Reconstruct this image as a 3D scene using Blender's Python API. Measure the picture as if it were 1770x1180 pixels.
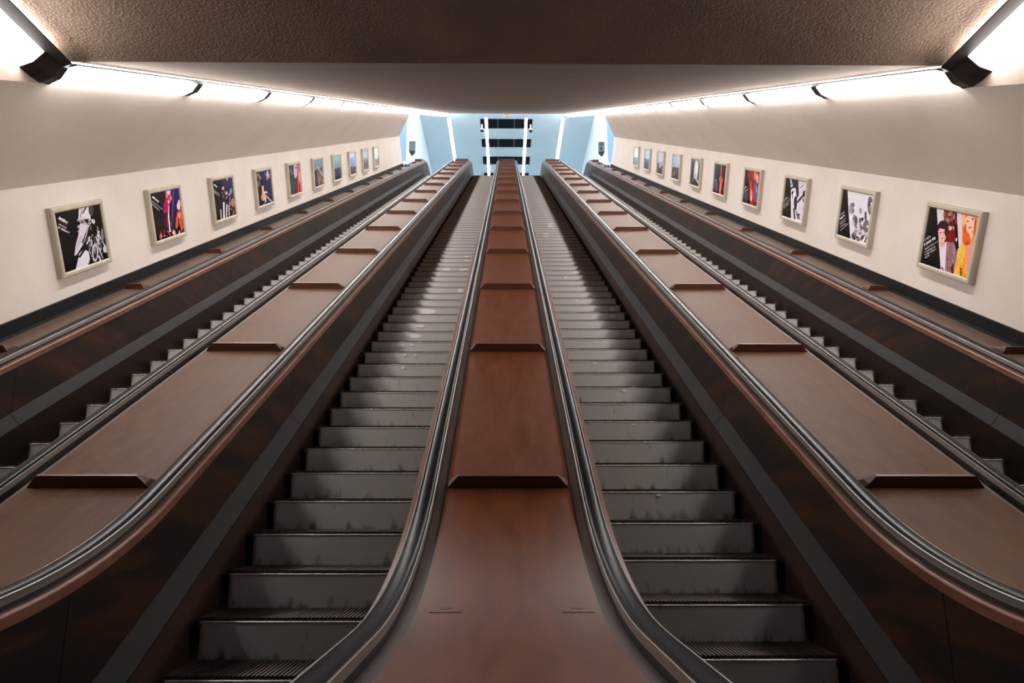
import bpy, bmesh, math, random
import numpy as np
from mathutils import Vector, Matrix

for o in list(bpy.data.objects):
    bpy.data.objects.remove(o, do_unlink=True)
SC = bpy.context.scene
COL = SC.collection
random.seed(7)
RNG = np.random.default_rng(7)
R = math.radians

# ------------------------------------------------------------------ camera, world, exposure
CAMH = 1.45                      # eye height above the lower hall floor
FPX = 1230.0                     # focal length in pixels of the 1770 px wide frame
PITCH, YAW = 12.83, 0.466
cam_d = bpy.data.cameras.new('camera')
cam = bpy.data.objects.new('camera', cam_d); COL.objects.link(cam)
cam_d.sensor_fit = 'HORIZONTAL'; cam_d.sensor_width = 36.0
cam_d.lens = FPX / 1770 * 36
cam_d.clip_start = 0.05; cam_d.clip_end = 200
cam.location = (-0.012, 0, CAMH)
cam.rotation_euler = (R(90 + PITCH), 0, R(-YAW))
SC.camera = cam
w = bpy.data.worlds.new('world'); SC.world = w; w.use_nodes = True
w.node_tree.nodes['Background'].inputs[0].default_value = (0.66, 0.85, 1.0, 1)
w.node_tree.nodes['Background'].inputs[1].default_value = 5.0
SC.view_settings.view_transform = 'Standard'
SC.view_settings.look = 'None'
SC.view_settings.gamma = 1.0
SC.view_settings.use_curve_mapping = False
SC.view_settings.exposure = 0.0
LAMP = 54.0                       # radiance of the tunnel light diffusers
LAMP_LOW = 44.0                   # ... of the lower hall ones
LAMP_HALL = 11.0                  # ... of the upper hall tubes

# ------------------------------------------------------------------ incline frame
C30, S30 = math.cos(R(30)), math.sin(R(30))
ALPHA = R(30 - PITCH)
CA, SA = math.cos(ALPHA), math.sin(ALPHA)
VPY = 209.0

def W(x, t, n):                  # incline frame (lateral, along the slope, normal to it) -> world
    return (x, t * C30 - n * S30, t * S30 + n * C30 + CAMH)

def tz(z, n):                    # slope distance of a point seen at depth z
    return (z + n * SA) / CA

Y0, YD = 2.77, 2.09
NN, ND = -Y0 * CA, -YD * CA      # nosing plane, deck plane (normal distance from the eye)
P = 2.389                        # spacing of the balustrades
STEP = 0.435
RISE, RUN = STEP * S30, STEP * C30

# ------------------------------------------------------------------ materials
def lin(c):
    return tuple(((v / 255) / 12.92 if v / 255 <= 0.04045 else ((v / 255 + 0.055) / 1.055) ** 2.4) for v in c)

def mat(name, c, rough=0.6, metal=0.0, c2=None, scale=(1, 1, 1), nscale=4.0, detail=5.0, bump=0.0, bscale=60.0,
        coat=0.0, spec=0.5, rot=-30, lo=0.35, hi=0.65, rvar=0.0):
    m = bpy.data.materials.new(name); m.use_nodes = True
    nt = m.node_tree; b = nt.nodes['Principled BSDF']
    b.inputs['Base Color'].default_value = (*lin(c), 1)
    b.inputs['Roughness'].default_value = rough
    b.inputs['Metallic'].default_value = metal
    b.inputs['Specular IOR Level'].default_value = spec
    if coat:
        b.inputs['Coat Weight'].default_value = coat; b.inputs['Coat Roughness'].default_value = 0.3
    tc = nt.nodes.new('ShaderNodeTexCoord'); mp = nt.nodes.new('ShaderNodeMapping')
    mp.inputs['Rotation'].default_value = (R(rot), 0, 0); mp.inputs['Scale'].default_value = scale
    nt.links.new(tc.outputs['Object'], mp.inputs['Vector'])
    if c2 is not None:
        n = nt.nodes.new('ShaderNodeTexNoise'); n.inputs['Scale'].default_value = nscale; n.inputs['Detail'].default_value = detail
        n.inputs['Roughness'].default_value = 0.62
        nt.links.new(mp.outputs[0], n.inputs['Vector'])
        r = nt.nodes.new('ShaderNodeValToRGB')
        r.color_ramp.elements[0].position = lo; r.color_ramp.elements[1].position = hi
        r.color_ramp.elements[0].color = (*lin(c), 1); r.color_ramp.elements[1].color = (*lin(c2), 1)
        nt.links.new(n.outputs['Fac'], r.inputs['Fac']); nt.links.new(r.outputs['Color'], b.inputs['Base Color'])
        if rvar:
            ma = nt.nodes.new('ShaderNodeMath'); ma.operation = 'MULTIPLY_ADD'
            ma.inputs[1].default_value = rvar; ma.inputs[2].default_value = rough - rvar / 2
            nt.links.new(n.outputs['Fac'], ma.inputs[0]); nt.links.new(ma.outputs[0], b.inputs['Roughness'])
    if bump:
        n2 = nt.nodes.new('ShaderNodeTexNoise'); n2.inputs['Scale'].default_value = bscale; n2.inputs['Detail'].default_value = 4
        bp = nt.nodes.new('ShaderNodeBump'); bp.inputs['Strength'].default_value = bump; bp.inputs['Distance'].default_value = 0.01
        nt.links.new(mp.outputs[0], n2.inputs['Vector']); nt.links.new(n2.outputs['Fac'], bp.inputs['Height'])
        nt.links.new(bp.outputs[0], b.inputs['Normal'])
    return m

def emit(name, c, s):
    m = bpy.data.materials.new(name); m.use_nodes = True
    b = m.node_tree.nodes['Principled BSDF']
    b.inputs['Base Color'].default_value = (*lin(c), 1)
    b.inputs['Emission Color'].default_value = (*lin(c), 1)
    b.inputs['Emission Strength'].default_value = s
    return m

M = {}
M['wall'] = mat('white_plaster', (217, 207, 198), 0.75, c2=(210, 199, 189), nscale=1.3, bump=0.06, bscale=40)
M['beige'] = mat('beige_plaster', (246, 235, 224), 0.8, c2=(240, 227, 215), nscale=0.9, bump=0.08, bscale=40)
M['ceil'] = mat('brown_grey_plaster', (150, 128, 112), 0.85, c2=(132, 112, 97), nscale=1.2, bump=0.6, bscale=48)
M['ceil_up'] = mat('brown_grey_plaster_brushed', (150, 128, 112), 0.85, c2=(132, 112, 97), scale=(0.15, 2.5, 1), nscale=3, bump=0.3, bscale=14)
M['soffit'] = mat('shaded_beige_plaster', (160, 142, 130), 0.85, c2=(150, 132, 120), nscale=1.5, bump=0.1, bscale=40)  # cove plaster with the shade beside the level strip painted into its colour
M['black'] = mat('black_skirting', (17, 17, 18), 0.5, c2=(22, 21, 21), nscale=3, spec=0.12)
M['frame_black'] = mat('dark_lamp_frame', (44, 36, 33), 0.5, c2=(36, 31, 30), nscale=6)
M['deck_c'] = mat('varnished_red_brown_veneer', (84, 42, 23), 0.38, c2=(101, 56, 34), scale=(7, 0.9, 3), nscale=2.2, coat=0.05, spec=0.25, rvar=0.12)
M['deck_s'] = mat('worn_brown_veneer', (75, 49, 35), 0.52, c2=(90, 62, 46), scale=(5, 0.8, 3), nscale=2.0, spec=0.08, rvar=0.14)
M['deck_o'] = mat('dull_brown_veneer', (82, 62, 52), 0.4, c2=(100, 76, 62), scale=(5, 0.6, 3), nscale=2.0, coat=0.2)
M['stop'] = mat('dark_wood_stop', (84, 44, 26), 0.45, c2=(68, 34, 20), scale=(1, 6, 6), nscale=3)
M['edge'] = mat('red_brown_edge_wood', (124, 80, 64), 0.42, c2=(98, 56, 42), scale=(4, 0.7, 4), nscale=3, coat=0.2)
M['inner'] = mat('dark_brown_border_wood', (70, 44, 32), 0.5, c2=(54, 34, 25), scale=(4, 0.7, 4), nscale=3)
M['side'] = mat('dark_brown_panel', (30, 23, 18), 0.5, c2=(74, 40, 20), scale=(1, 0.6, 3.5), nscale=1.6, lo=0.45, hi=0.78, spec=0.18)
M['bevel'] = mat('grey_worn_shield', (34, 29, 26), 0.6, c2=(25, 21, 19), scale=(1, 0.4, 3), nscale=1.5, spec=0.15)
M['skirt'] = mat('dark_skirt_board', (58, 38, 27), 0.55, c2=(38, 27, 21), scale=(1, 0.4, 3), nscale=1.5, spec=0.2)
M['rubber'] = mat('black_rubber', (11, 10, 10), 0.30, spec=0.10, c2=(15, 14, 14), scale=(1, 0.3, 1), nscale=2)
M['guide'] = mat('dark_steel_guide', (34, 32, 31), 0.5, metal=0.3)
M['lip'] = mat('bright_steel', (176, 172, 166), 0.42, metal=1.0)
M['tread'] = mat('dark_wood_cleats', (74, 56, 46), 0.55, c2=(52, 38, 31), nscale=5, rot=0)
M['comb'] = mat('dark_blue_grey_metal', (38, 48, 60), 0.4, metal=0.5, c2=(30, 38, 48), nscale=4)
M['frame'] = mat('beige_metal_frame', (186, 176, 158), 0.4, c2=(176, 165, 147), nscale=5)
M['hall_ceil'] = mat('pale_blue_plaster', (206, 226, 234), 0.8, c2=(199, 220, 229), nscale=0.6, rot=0)
M['hall_wall'] = mat('pale_white_plaster', (226, 234, 238), 0.8, c2=(218, 228, 233), nscale=0.6, rot=0)
M['hall_floor'] = mat('grey_stone_floor', (176, 178, 178), 0.45, c2=(158, 160, 160), nscale=2, rot=0)
M['floor'] = mat('dark_stone_floor', (74, 68, 62), 0.4, c2=(58, 53, 49), nscale=2, rot=0)
M['vent'] = mat('black_vent_panel', (6, 15, 21), 0.8, c2=(10, 20, 27), nscale=3, rot=0, spec=0.1)
M['white'] = mat('white_paint', (238, 240, 242), 0.5, c2=(230, 233, 236), nscale=4, rot=0)
M['grey'] = mat('grey_housing', (104, 112, 114), 0.5, c2=(84, 92, 96), nscale=14, rot=0)
M['dark'] = mat('dark_plastic', (18, 22, 26), 0.4, c2=(24, 28, 32), nscale=6, rot=0)
M['lens'] = mat('dark_lens', (10, 12, 14), 0.1)
M['cream'] = mat('cream_plastic', (222, 196, 184), 0.5, c2=(212, 186, 174), nscale=6)
M['patch'] = mat('bare_scuffed_paint', (250, 244, 238), 0.6, c2=(240, 232, 224), nscale=20, rot=0)
M['blue'] = mat('blue_window_panel', (120, 165, 225), 0.4, c2=(112, 156, 218), nscale=2, rot=0)
M['lamp'] = emit('light_diffuser', (255, 250, 246), LAMP)
M['slot_up'] = emit('bare_tube_slope', (255, 248, 242), 70.0)
M['slot'] = emit('bare_tube', (255, 246, 238), 60.0)
M['lamp_low'] = emit('light_diffuser_lower', (255, 250, 246), LAMP_LOW)
M['lamp_hall'] = emit('light_tube_hall', (240, 250, 255), LAMP_HALL)

def riser_material():
    m = bpy.data.materials.new('grey_painted_riser'); m.use_nodes = True
    nt = m.node_tree; b = nt.nodes['Principled BSDF']; L = nt.links.new
    b.inputs['Roughness'].default_value = 0.42; b.inputs['Metallic'].default_value = 0.2
    tc = nt.nodes.new('ShaderNodeTexCoord'); oi = nt.nodes.new('ShaderNodeObjectInfo')
    ad = nt.nodes.new('ShaderNodeVectorMath'); ad.operation = 'MULTIPLY_ADD'
    ad.inputs[1].default_value = (1, 1, 1)
    sc = nt.nodes.new('ShaderNodeVectorMath'); sc.operation = 'SCALE'; sc.inputs[3].default_value = 37.0
    cx = nt.nodes.new('ShaderNodeCombineXYZ'); L(oi.outputs['Random'], cx.inputs[0]); L(oi.outputs['Random'], cx.inputs[2])
    L(cx.outputs[0], sc.inputs[0]); L(tc.outputs['Object'], ad.inputs[0]); L(sc.outputs[0], ad.inputs[2])
    mp = nt.nodes.new('ShaderNodeMapping'); mp.inputs['Scale'].default_value = (7, 1, 3.0); L(ad.outputs[0], mp.inputs[0])
    n1 = nt.nodes.new('ShaderNodeTexNoise'); n1.inputs['Scale'].default_value = 2.2; n1.inputs['Detail'].default_value = 6
    L(mp.outputs[0], n1.inputs['Vector'])
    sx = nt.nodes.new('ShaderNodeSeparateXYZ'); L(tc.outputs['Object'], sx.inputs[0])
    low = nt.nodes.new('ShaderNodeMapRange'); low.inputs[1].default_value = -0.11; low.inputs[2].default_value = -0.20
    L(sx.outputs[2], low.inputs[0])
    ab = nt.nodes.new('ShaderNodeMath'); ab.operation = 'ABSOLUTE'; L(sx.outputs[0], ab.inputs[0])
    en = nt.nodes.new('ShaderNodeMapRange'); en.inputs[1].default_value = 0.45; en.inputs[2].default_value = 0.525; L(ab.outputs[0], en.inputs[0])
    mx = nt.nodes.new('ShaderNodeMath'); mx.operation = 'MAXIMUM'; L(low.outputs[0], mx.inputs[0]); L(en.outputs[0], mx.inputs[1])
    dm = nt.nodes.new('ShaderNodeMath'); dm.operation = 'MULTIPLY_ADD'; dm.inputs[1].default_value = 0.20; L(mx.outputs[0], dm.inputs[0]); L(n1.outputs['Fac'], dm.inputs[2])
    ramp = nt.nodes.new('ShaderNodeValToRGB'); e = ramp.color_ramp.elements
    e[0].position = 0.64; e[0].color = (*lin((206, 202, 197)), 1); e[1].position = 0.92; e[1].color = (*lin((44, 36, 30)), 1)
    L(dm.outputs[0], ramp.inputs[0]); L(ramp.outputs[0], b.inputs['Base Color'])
    return m
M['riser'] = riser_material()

def print_material():
    m = bpy.data.materials.new('glossy_photo_print'); m.use_nodes = True
    nt = m.node_tree; b = nt.nodes['Principled BSDF']
    a = nt.nodes.new('ShaderNodeVertexColor'); a.layer_name = 'ink'
    nt.links.new(a.outputs['Color'], b.inputs['Base Color'])
    b.inputs['Roughness'].default_value = 0.18; b.inputs['Specular IOR Level'].default_value = 0.35
    return m
M['print'] = print_material()

# ------------------------------------------------------------------ object helpers
def empty(name, loc, label, cat, group=None):
    o = bpy.data.objects.new(name, None); COL.objects.link(o)
    o.location = loc; o.empty_display_size = 0.2
    o['label'] = label; o['category'] = cat
    if group: o['group'] = group
    return o

class MB:
    def __init__(s): s.v = []; s.f = []; s.mi = []
    def add(s, vs, fs, k=0):
        b = len(s.v); s.v += [tuple(v) for v in vs]; s.f += [tuple(b + i for i in f) for f in fs]; s.mi += [k] * len(fs)
    def hexa(s, p, k=0):          # 8 points: bottom loop 0-3, top loop 4-7
        s.add(p, [(3, 2, 1, 0), (4, 5, 6, 7), (0, 1, 5, 4), (1, 2, 6, 5), (2, 3, 7, 6), (3, 0, 4, 7)], k)
    def box(s, x0, x1, y0, y1, z0, z1, k=0):
        s.hexa([(x0, y0, z0), (x1, y0, z0), (x1, y1, z0), (x0, y1, z0), (x0, y0, z1), (x1, y0, z1), (x1, y1, z1), (x0, y1, z1)], k)
    def ibox(s, x0, x1, t0, t1, n0, n1, k=0):   # a box in the incline frame
        s.hexa([W(x0, t0, n0), W(x1, t0, n0), W(x1, t1, n0), W(x0, t1, n0), W(x0, t0, n1), W(x1, t0, n1), W(x1, t1, n1), W(x0, t1, n1)], k)
    def loft(s, rings, close=True, cap=True, k=0):
        m = len(rings[0]); vs = [v for r in rings for v in r]; fs = []
        for i in range(len(rings) - 1):
            for j in range(m if close else m - 1):
                a, b2 = i * m + j, i * m + (j + 1) % m
                fs.append((a, b2, b2 + m, a + m))
        if cap and close:
            fs.append(tuple(range(m - 1, -1, -1))); fs.append(tuple((len(rings) - 1) * m + j for j in range(m)))
        s.add(vs, fs, k)
    def prism(s, a, b, k=0):      # two matching outlines
        s.loft([a, b], True, True, k)
    def obj(s, name, mats, parent=None, smooth=False, kind=None, label=None):
        off = Vector(parent_world(parent)) if parent else Vector((0, 0, 0))
        me = bpy.data.meshes.new(name)
        me.from_pydata([tuple(Vector(v) - off) for v in s.v], [], s.f)
        for m in (mats if isinstance(mats, (list, tuple)) else [mats]): me.materials.append(m)
        me.polygons.foreach_set('material_index', s.mi)
        bm = bmesh.new(); bm.from_mesh(me); bmesh.ops.recalc_face_normals(bm, faces=bm.faces); bm.to_mesh(me); bm.free()
        if smooth:
            me.polygons.foreach_set('use_smooth', [True] * len(me.polygons))
            me.set_sharp_from_angle(angle=R(40))
        me.update()
        o = bpy.data.objects.new(name, me); COL.objects.link(o)
        if parent: o.parent = parent
        if kind: o['kind'] = kind
        if label: o['label'] = label
        return o

def parent_world(p):
    v = Vector((0, 0, 0))
    while p is not None:
        v += p.location; p = p.parent
    return v

def structure(mb, name, m, smooth=False):
    return mb.obj(name, m, None, smooth, kind='structure')

# ------------------------------------------------------------------ deck path (bottom curve, straight, top curve)
RB, RT = 3.564, 3.0
T1, T2 = 3.536, 38.3
FLATU = -0.439
def path_pt(q):
    """q: slope distance on the straight; below T1 the bottom arc then flat, above T2 the top arc then flat.
    Returns point (F,U) on the deck surface and the normal (nF,nU)."""
    a = R(30)
    if T1 <= q <= T2:
        return (q * C30 - ND * S30, q * S30 + ND * C30), (-S30, C30)
    if q < T1:
        p = (T1 * C30 - ND * S30, T1 * S30 + ND * C30); c = (p[0] - RB * S30, p[1] + RB * C30)
        d = T1 - q; ph = a - d / RB
        if ph >= 0:
            return (c[0] + RB * math.sin(ph), c[1] - RB * math.cos(ph)), (-math.sin(ph), math.cos(ph))
        return (c[0] + ph * RB, c[1] - RB), (0, 1)
    p = (T2 * C30 - ND * S30, T2 * S30 + ND * C30); c = (p[0] + RT * S30, p[1] - RT * C30)
    d = q - T2; ph = a - d / RT
    if ph >= 0:
        return (c[0] - RT * math.sin(ph), c[1] + RT * math.cos(ph)), (-math.sin(ph), math.cos(ph))
    return (c[0] - ph * RT, c[1] + RT), (0, 1)
Q0, Q1 = T1 - RB * R(30) - 1.15, T2 + RT * R(30) + 1.5

def qs(a, b):
    out = [a]
    arcs = [T1 - RB * R(30) + RB * R(30) * i / 14 for i in range(15)] + [T2 + RT * R(30) * i / 8 for i in range(9)]
    out += [q for q in sorted(arcs) if a + 1e-4 < q < b - 1e-4]
    return out + [b]

def PW(x, q, n):
    (F, U), (a, b) = path_pt(q)
    return (x, F + a * n, U + b * n + CAMH)

def sweep(mb, prof, a, b, k=0):
    mb.loft([[PW(x, q, n) for x, n in prof] for q in qs(a, b)], True, True, k)

# lines parallel to the slope that only level out near the two floors
FLOORU = -CAMH
TOPN = 37.35
TOPU = TOPN * S30 + NN * C30        # level of the upper landing
def line_u(F, n, lo):
    u = F * math.tan(R(30)) + n / C30
    return min(max(u, lo), TOPU + (n - NN) * 0.9)

# ------------------------------------------------------------------ lower hall and tunnel shell
XW = 4.82
NT, NB = -0.675 * CA, -1.949 * CA       # top of white wall, top of skirting
HC = 0.4516                              # ceiling line above the eye plane
NC = HC * CA
XF = 3.5                                 # inner edge of the light strips
X1, D1 = 3.596, 0.034                    # diffuser inner edge
X2, D2 = 3.766, 0.1597                   # diffuser outer edge
NS = NC - D2 * CA
TK = tz(5.74, NC)                        # slope position of the ceiling crease
KF = TK * C30 - NC * S30
KU = TK * S30 + NC * C30                 # lower ceiling height above the eye
TE = 46.1                                # upper end of the sloping ceiling
EF, EU = TE * C30 - NC * S30, TE * S30 + NC * C30

mb = MB(); mb.box(-5.2, 5.2, -6, 2.9, -0.1, 0.0); structure(mb, 'floor', M['floor'])
mb = MB(); mb.ibox(-5.0, 5.0, 2.2, 38.6, -3.25, -3.15); structure(mb, 'floor_light_block', M['floor'])  # unseen slab added below the steps to block sky light in the gaps
mb = MB(); mb.box(-5.2, 5.2, -6.15, -6.0, 0, KU + CAMH); structure(mb, 'wall_back', M['beige'])
# horizontal ceiling of the lower hall
GAPL, GAP = 0.060, 0.020                 # the light strips hang this far below the level and the sloping ceiling
MF = KF + (GAPL - GAP / C30) / math.tan(R(30))
mb = MB(); mb.box(-XF - 0.3, XF + 0.3, -6, MF, KU + CAMH + GAPL, KU + CAMH + 0.2); structure(mb, 'ceiling', M['ceil'])
# sloping ceiling of the tunnel
mb = MB(); mb.ibox(-XF - 0.3, XF + 0.3, (MF + (NC + GAP) * S30) / C30, TE, NC + GAP, NC + 0.2); structure(mb, 'ceiling.001', M['ceil_up'])

for sgn, side in ((-1, 'left'), (1, 'right')):
    # white wall: sloping band, plus the upright part of the lower hall
    mb = MB()
    t_end_b, t_end_t = 34.0, 33.2
    def pt(x, t, n): return W(sgn * x, t, n)
    mb.prism([pt(XW, 1.0, ND - 0.05), pt(XW, t_end_b, ND - 0.05), pt(XW, t_end_t, NT), pt(XW, 1.0, NT)],
             [pt(XW + 0.15, 1.0, ND - 0.05), pt(XW + 0.15, t_end_b, ND - 0.05), pt(XW + 0.15, t_end_t, NT), pt(XW + 0.15, 1.0, NT)])
    structure(mb, 'wall_' + side, M['wall'])
    mb = MB()
    ex = W(0, 1.0, NT); eb = W(0, 1.0, ND - 0.05); cv = W(0, 0.6, NT); cs = W(0, 0.6, NS)
    xa, xb = sgn * XW, sgn * (XW + 0.15)
    out = [(-6, 0), (eb[1], 0), (eb[1], eb[2]), (ex[1], ex[2]), (cv[1], cv[2]), (cv[1], cs[2] + 0.1), (-6, cs[2] + 0.1)]
    mb.prism([(xa, y, z) for y, z in out], [(xb, y, z) for y, z in out])
    q = [(sgn * X2, cs[1], cs[2]), (sgn * XW, cv[1], cv[2]), (sgn * XW, cv[1], cs[2] + 0.1), (sgn * X2, cs[1], cs[2] + 0.1)]
    mb.prism(q, [(x, y - 0.05, z) for x, y, z in q])  # unseen sheet added at the cove end to seal out sky light
    structure(mb, 'wall_%s.001' % side, M['wall'])
    # beige sloping cove above the white band, ends with an oblique cut in the upper hall
    mb = MB()
    a = [pt(XW, 0.6, NT), pt(XW, t_end_t, NT), pt(X2 + 0.006, 29.0, NS), pt(X2 + 0.006, 0.6, NS)]
    off = Vector((sgn * 0.1, -0.06, 0.1))
    mb.prism(a, [tuple(Vector(p) + off) for p in a]); structure(mb, 'wall_%s.002' % side, M['beige'])
    # rounded white return where the band ends
    mb = MB(); ring = []
    for i in range(7):
        an = R(90) * i / 6
        ring.append((XW + 0.35 * (1 - math.cos(an)), 0.35 * math.sin(an)))
    mb.loft([[W(sgn * x, t_end_b + d, ND - 0.05), W(sgn * x, t_end_t + d, NT), W(sgn * (x + 0.06), t_end_t + d - 0.05, NT), W(sgn * (x + 0.06), t_end_b + d - 0.05, ND - 0.05)] for x, d in ring])
    structure(mb, 'trim_%d' % (1 if sgn < 0 else 2), M['hall_wall'], True)
    # upright wall between the lower hall strip and the cove
    mb = MB()
    p0 = W(0, 0.6, NS); p1 = W(0, TK, NS); top = KU + CAMH - 0.05
    out = [(-6, p0[2]), (p0[1], p0[2]), (p1[1] - 0.02, p1[2] - 0.01), (p1[1] - 0.02, top), (-6, top)]
    mb.prism([(sgn * (X2 + 0.002), y, z) for y, z in out], [(sgn * (X2 + 0.14), y, z) for y, z in out])
    structure(mb, 'wall_%s.003' % side, M['soffit'])
    # closing slab outside the cove in the lower hall
    mb = MB(); mb.box(min(sgn * X2, sgn * 5.2), max(sgn * X2, sgn * 5.2), -6, p0[1] + 0.45, p0[2] - 0.02, p0[2] + 0.1)
    structure(mb, 'ceiling.002' if sgn < 0 else 'ceiling.003', M['soffit'])
    # black skirting along the wall
    mb = MB(); mb.ibox(min(sgn * 4.79, sgn * 4.819), max(sgn * 4.79, sgn * 4.819), 1.2, t_end_b - 0.1, ND - 0.03, NB)
    structure(mb, 'baseboard_' + side, M['black'])

# ------------------------------------------------------------------ light strips
LP = 2.565                               # length of one diffuser
PROF_H = [(XF, 0.0), (XF, -0.012), (X1, -D1), (X2, -D2), (X2 + 0.03, -D2), (X2 + 0.03, 0.09), (XF, 0.09)]
def strip(label, sgn, pts, d_mat, run, ends, slot_h, slot_m):
    """pts(x, s, n) -> world, s measured along the run from 0 to run[-1]."""
    root = empty('light_strip', pts(sgn * X1, run[0], 0), label, 'light')
    mb = MB()
    mb.loft([[pts(sgn * x, s, n) for x, n in [(XF, 0.0), (XF, -0.012), (X1, -D1), (X1, 0.0)]] for s in (run[0] - 0.0, run[-1])])
    mb.loft([[pts(sgn * x, s, n) for x, n in [(3.66, 0.018), (3.66, -0.04), (X2 - 0.006, 0.0 - D2 + 0.03), (X2 - 0.006, 0.018)]] for s in (run[0], run[-1])])
    mb.obj('housing', M['frame_black'], root)
    mb = MB(); mb.loft([[pts(sgn * x, s, n) for x, n in [(3.62, 0.001), (3.65, 0.001), (3.65, slot_h), (3.62, slot_h)]] for s in (run[0] + 0.1, run[-1])])
    mb.obj('bare_tube', slot_m, root)
    for i in range(len(run) - 1):
        a, b = run[i] + 0.02, run[i + 1] - 0.02
        if i == 0: a += ends
        mb = MB()
        up = 0.02
        mb.loft([[pts(sgn * x, s, n) for x, n in [(X1, -D1), (3.668, -0.116), (X2, -D2), (X2, -D2 + up), (X1, -D1 + up)]] for s in (a, b)])
        mb.obj('diffuser', d_mat, root)
    for i in range(len(run)):
        s0, s1 = (run[i], run[i] + ends + 0.02) if i == 0 else (run[i] - 0.08, run[i] + 0.08)
        mb = MB()
        mb.loft([[pts(sgn * x, s, n - 0.003) for x, n in [(X1 - 0.005, -D1), (3.667, -0.120), (X2 + 0.002, -D2 - 0.003), (X2 + 0.002, -D2 + 0.04), (X1 - 0.005, -D1 + 0.02)]] for s in (s0, s1)])
        mb.obj('divider_bar', M['frame_black'], root)
    return root

def incl(x, s, n): return W(x, s, NC + n * CA)
def horiz(x, s, n): return (x, KF - s, KU + CAMH + n)
run_i = [TK + 0.06]
while run_i[-1] < TE - 1.0: run_i.append(min(run_i[-1] + (2.66 if len(run_i) == 1 else LP), TE))
run_h = [0.06, 2.75]
sl = strip('long sloping row of white light panels along the left edge of the tunnel ceiling', -1, incl, M['lamp'], run_i, 0.01, 0.017, M['slot_up'])
sr = strip('long sloping row of white light panels along the right edge of the tunnel ceiling', 1, incl, M['lamp'], run_i, 0.01, 0.017, M['slot_up'])
strip('short level light panel at the top left corner, before the ceiling starts to slope', -1, horiz, M['lamp_low'], run_h, 0.12, 0.055, M['slot'])
strip('short level light panel at the top right corner, before the ceiling starts to slope', 1, horiz, M['lamp_low'], run_h, 0.12, 0.055, M['slot'])

CAP = [(XF, 0.0), (X1, -D1 - 0.004), (3.667, -0.122), (X2, -D2 - 0.004), (X2 - 0.004, 0.012), (XF + 0.1, 0.012)]
for root, sgn in ((sl, -1), (sr, 1)):    # mitred dark corner where the level and the sloping strip meet
    mb = MB(); A = [incl(sgn * x, run_i[0] + 0.005, n) for x, n in CAP]; B = [horiz(sgn * x, run_h[0] - 0.002, n) for x, n in CAP]
    mid = [tuple((Vector(incl(sgn * x, TK, n)) + Vector(horiz(sgn * x, 0, n))) / 2) for x, n in CAP]
    mb.loft([A, mid, B]); mb.obj('corner_cap', M['frame_black'], root)

# ------------------------------------------------------------------ upper hall
HU = EU + CAMH                            # ceiling height, world z
LU = TOPU + CAMH                          # landing height, world z
XH = 5.4
mb = MB(); mb.box(-XH - 0.6, XH + 0.6, EF, 57, HU, HU + 0.15); hall_ceiling = structure(mb, 'ceiling.004', M['hall_ceil'])
for sgn in (-1, 1):
    mb = MB(); mb.box(min(sgn * (X2 + 0.05), sgn * (XH + 0.6)), max(sgn * (X2 + 0.05), sgn * (XH + 0.6)), 22, EF, HU, HU + 0.15)
    structure(mb, 'ceiling.005', M['hall_ceil'])
    mb = MB(); mb.box(min(sgn * XH, sgn * (XH + 0.15)), max(sgn * XH, sgn * (XH + 0.15)), 28.6, 57, LU - 4.0, HU)
    structure(mb, 'wall_hall_' + ('left' if sgn < 0 else 'right'), M['hall_wall'])
    mb = MB(); mb.box(min(sgn * (XW + 0.1), sgn * (XH + 0.15)), max(sgn * (XW + 0.1), sgn * (XH + 0.15)), 28.45, 28.6, LU - 4, HU)
    structure(mb, 'wall_hall_%s.001' % ('left' if sgn < 0 else 'right'), M['hall_wall'])  # unseen end wall, put in to keep outside light out of the hall
    mb = MB(); mb.ibox(min(sgn * 4.8, sgn * XH), max(sgn * 4.8, sgn * XH), 33.2, 38.9, ND - 0.25, ND - 0.02)
    structure(mb, 'floor.002', M['hall_wall'])
    # blue window in the side wall of the hall
    x0, x1 = sorted((sgn * (XH - 0.04), sgn * (XH - 0.005)))
    mb = MB(); mb.box(x0, x1, 31.4, 35.1, LU + 0.3, HU - 1.2); wn = structure(mb, 'window_%d' % (1 if sgn < 0 else 2), M['blue'])
    mb = MB(); x0, x1 = sorted((sgn * (XH - 0.10), sgn * (XH - 0.005)))
    mb.box(x0, x1, 35.1, 35.3, LU - 0.4, HU - 0.9); mb.box(x0, x1, 31.2, 35.1, HU - 1.2, HU - 0.9)
    mb.obj('window_frame', M['white'], wn)
    mb = MB(); x0, x1 = sorted((sgn * (XH - 0.12), sgn * (XH - 0.005)))
    mb.box(x0, x1, 37.1, 37.35, LU - 0.4, HU - 0.8); structure(mb, 'trim_%d' % (3 if sgn < 0 else 4), M['white'])
mb = MB(); mb.box(-XH - 0.15, XH + 0.15, 34.6, 57, LU - 0.15, LU); structure(mb, 'floor.003', M['hall_floor'])
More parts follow.
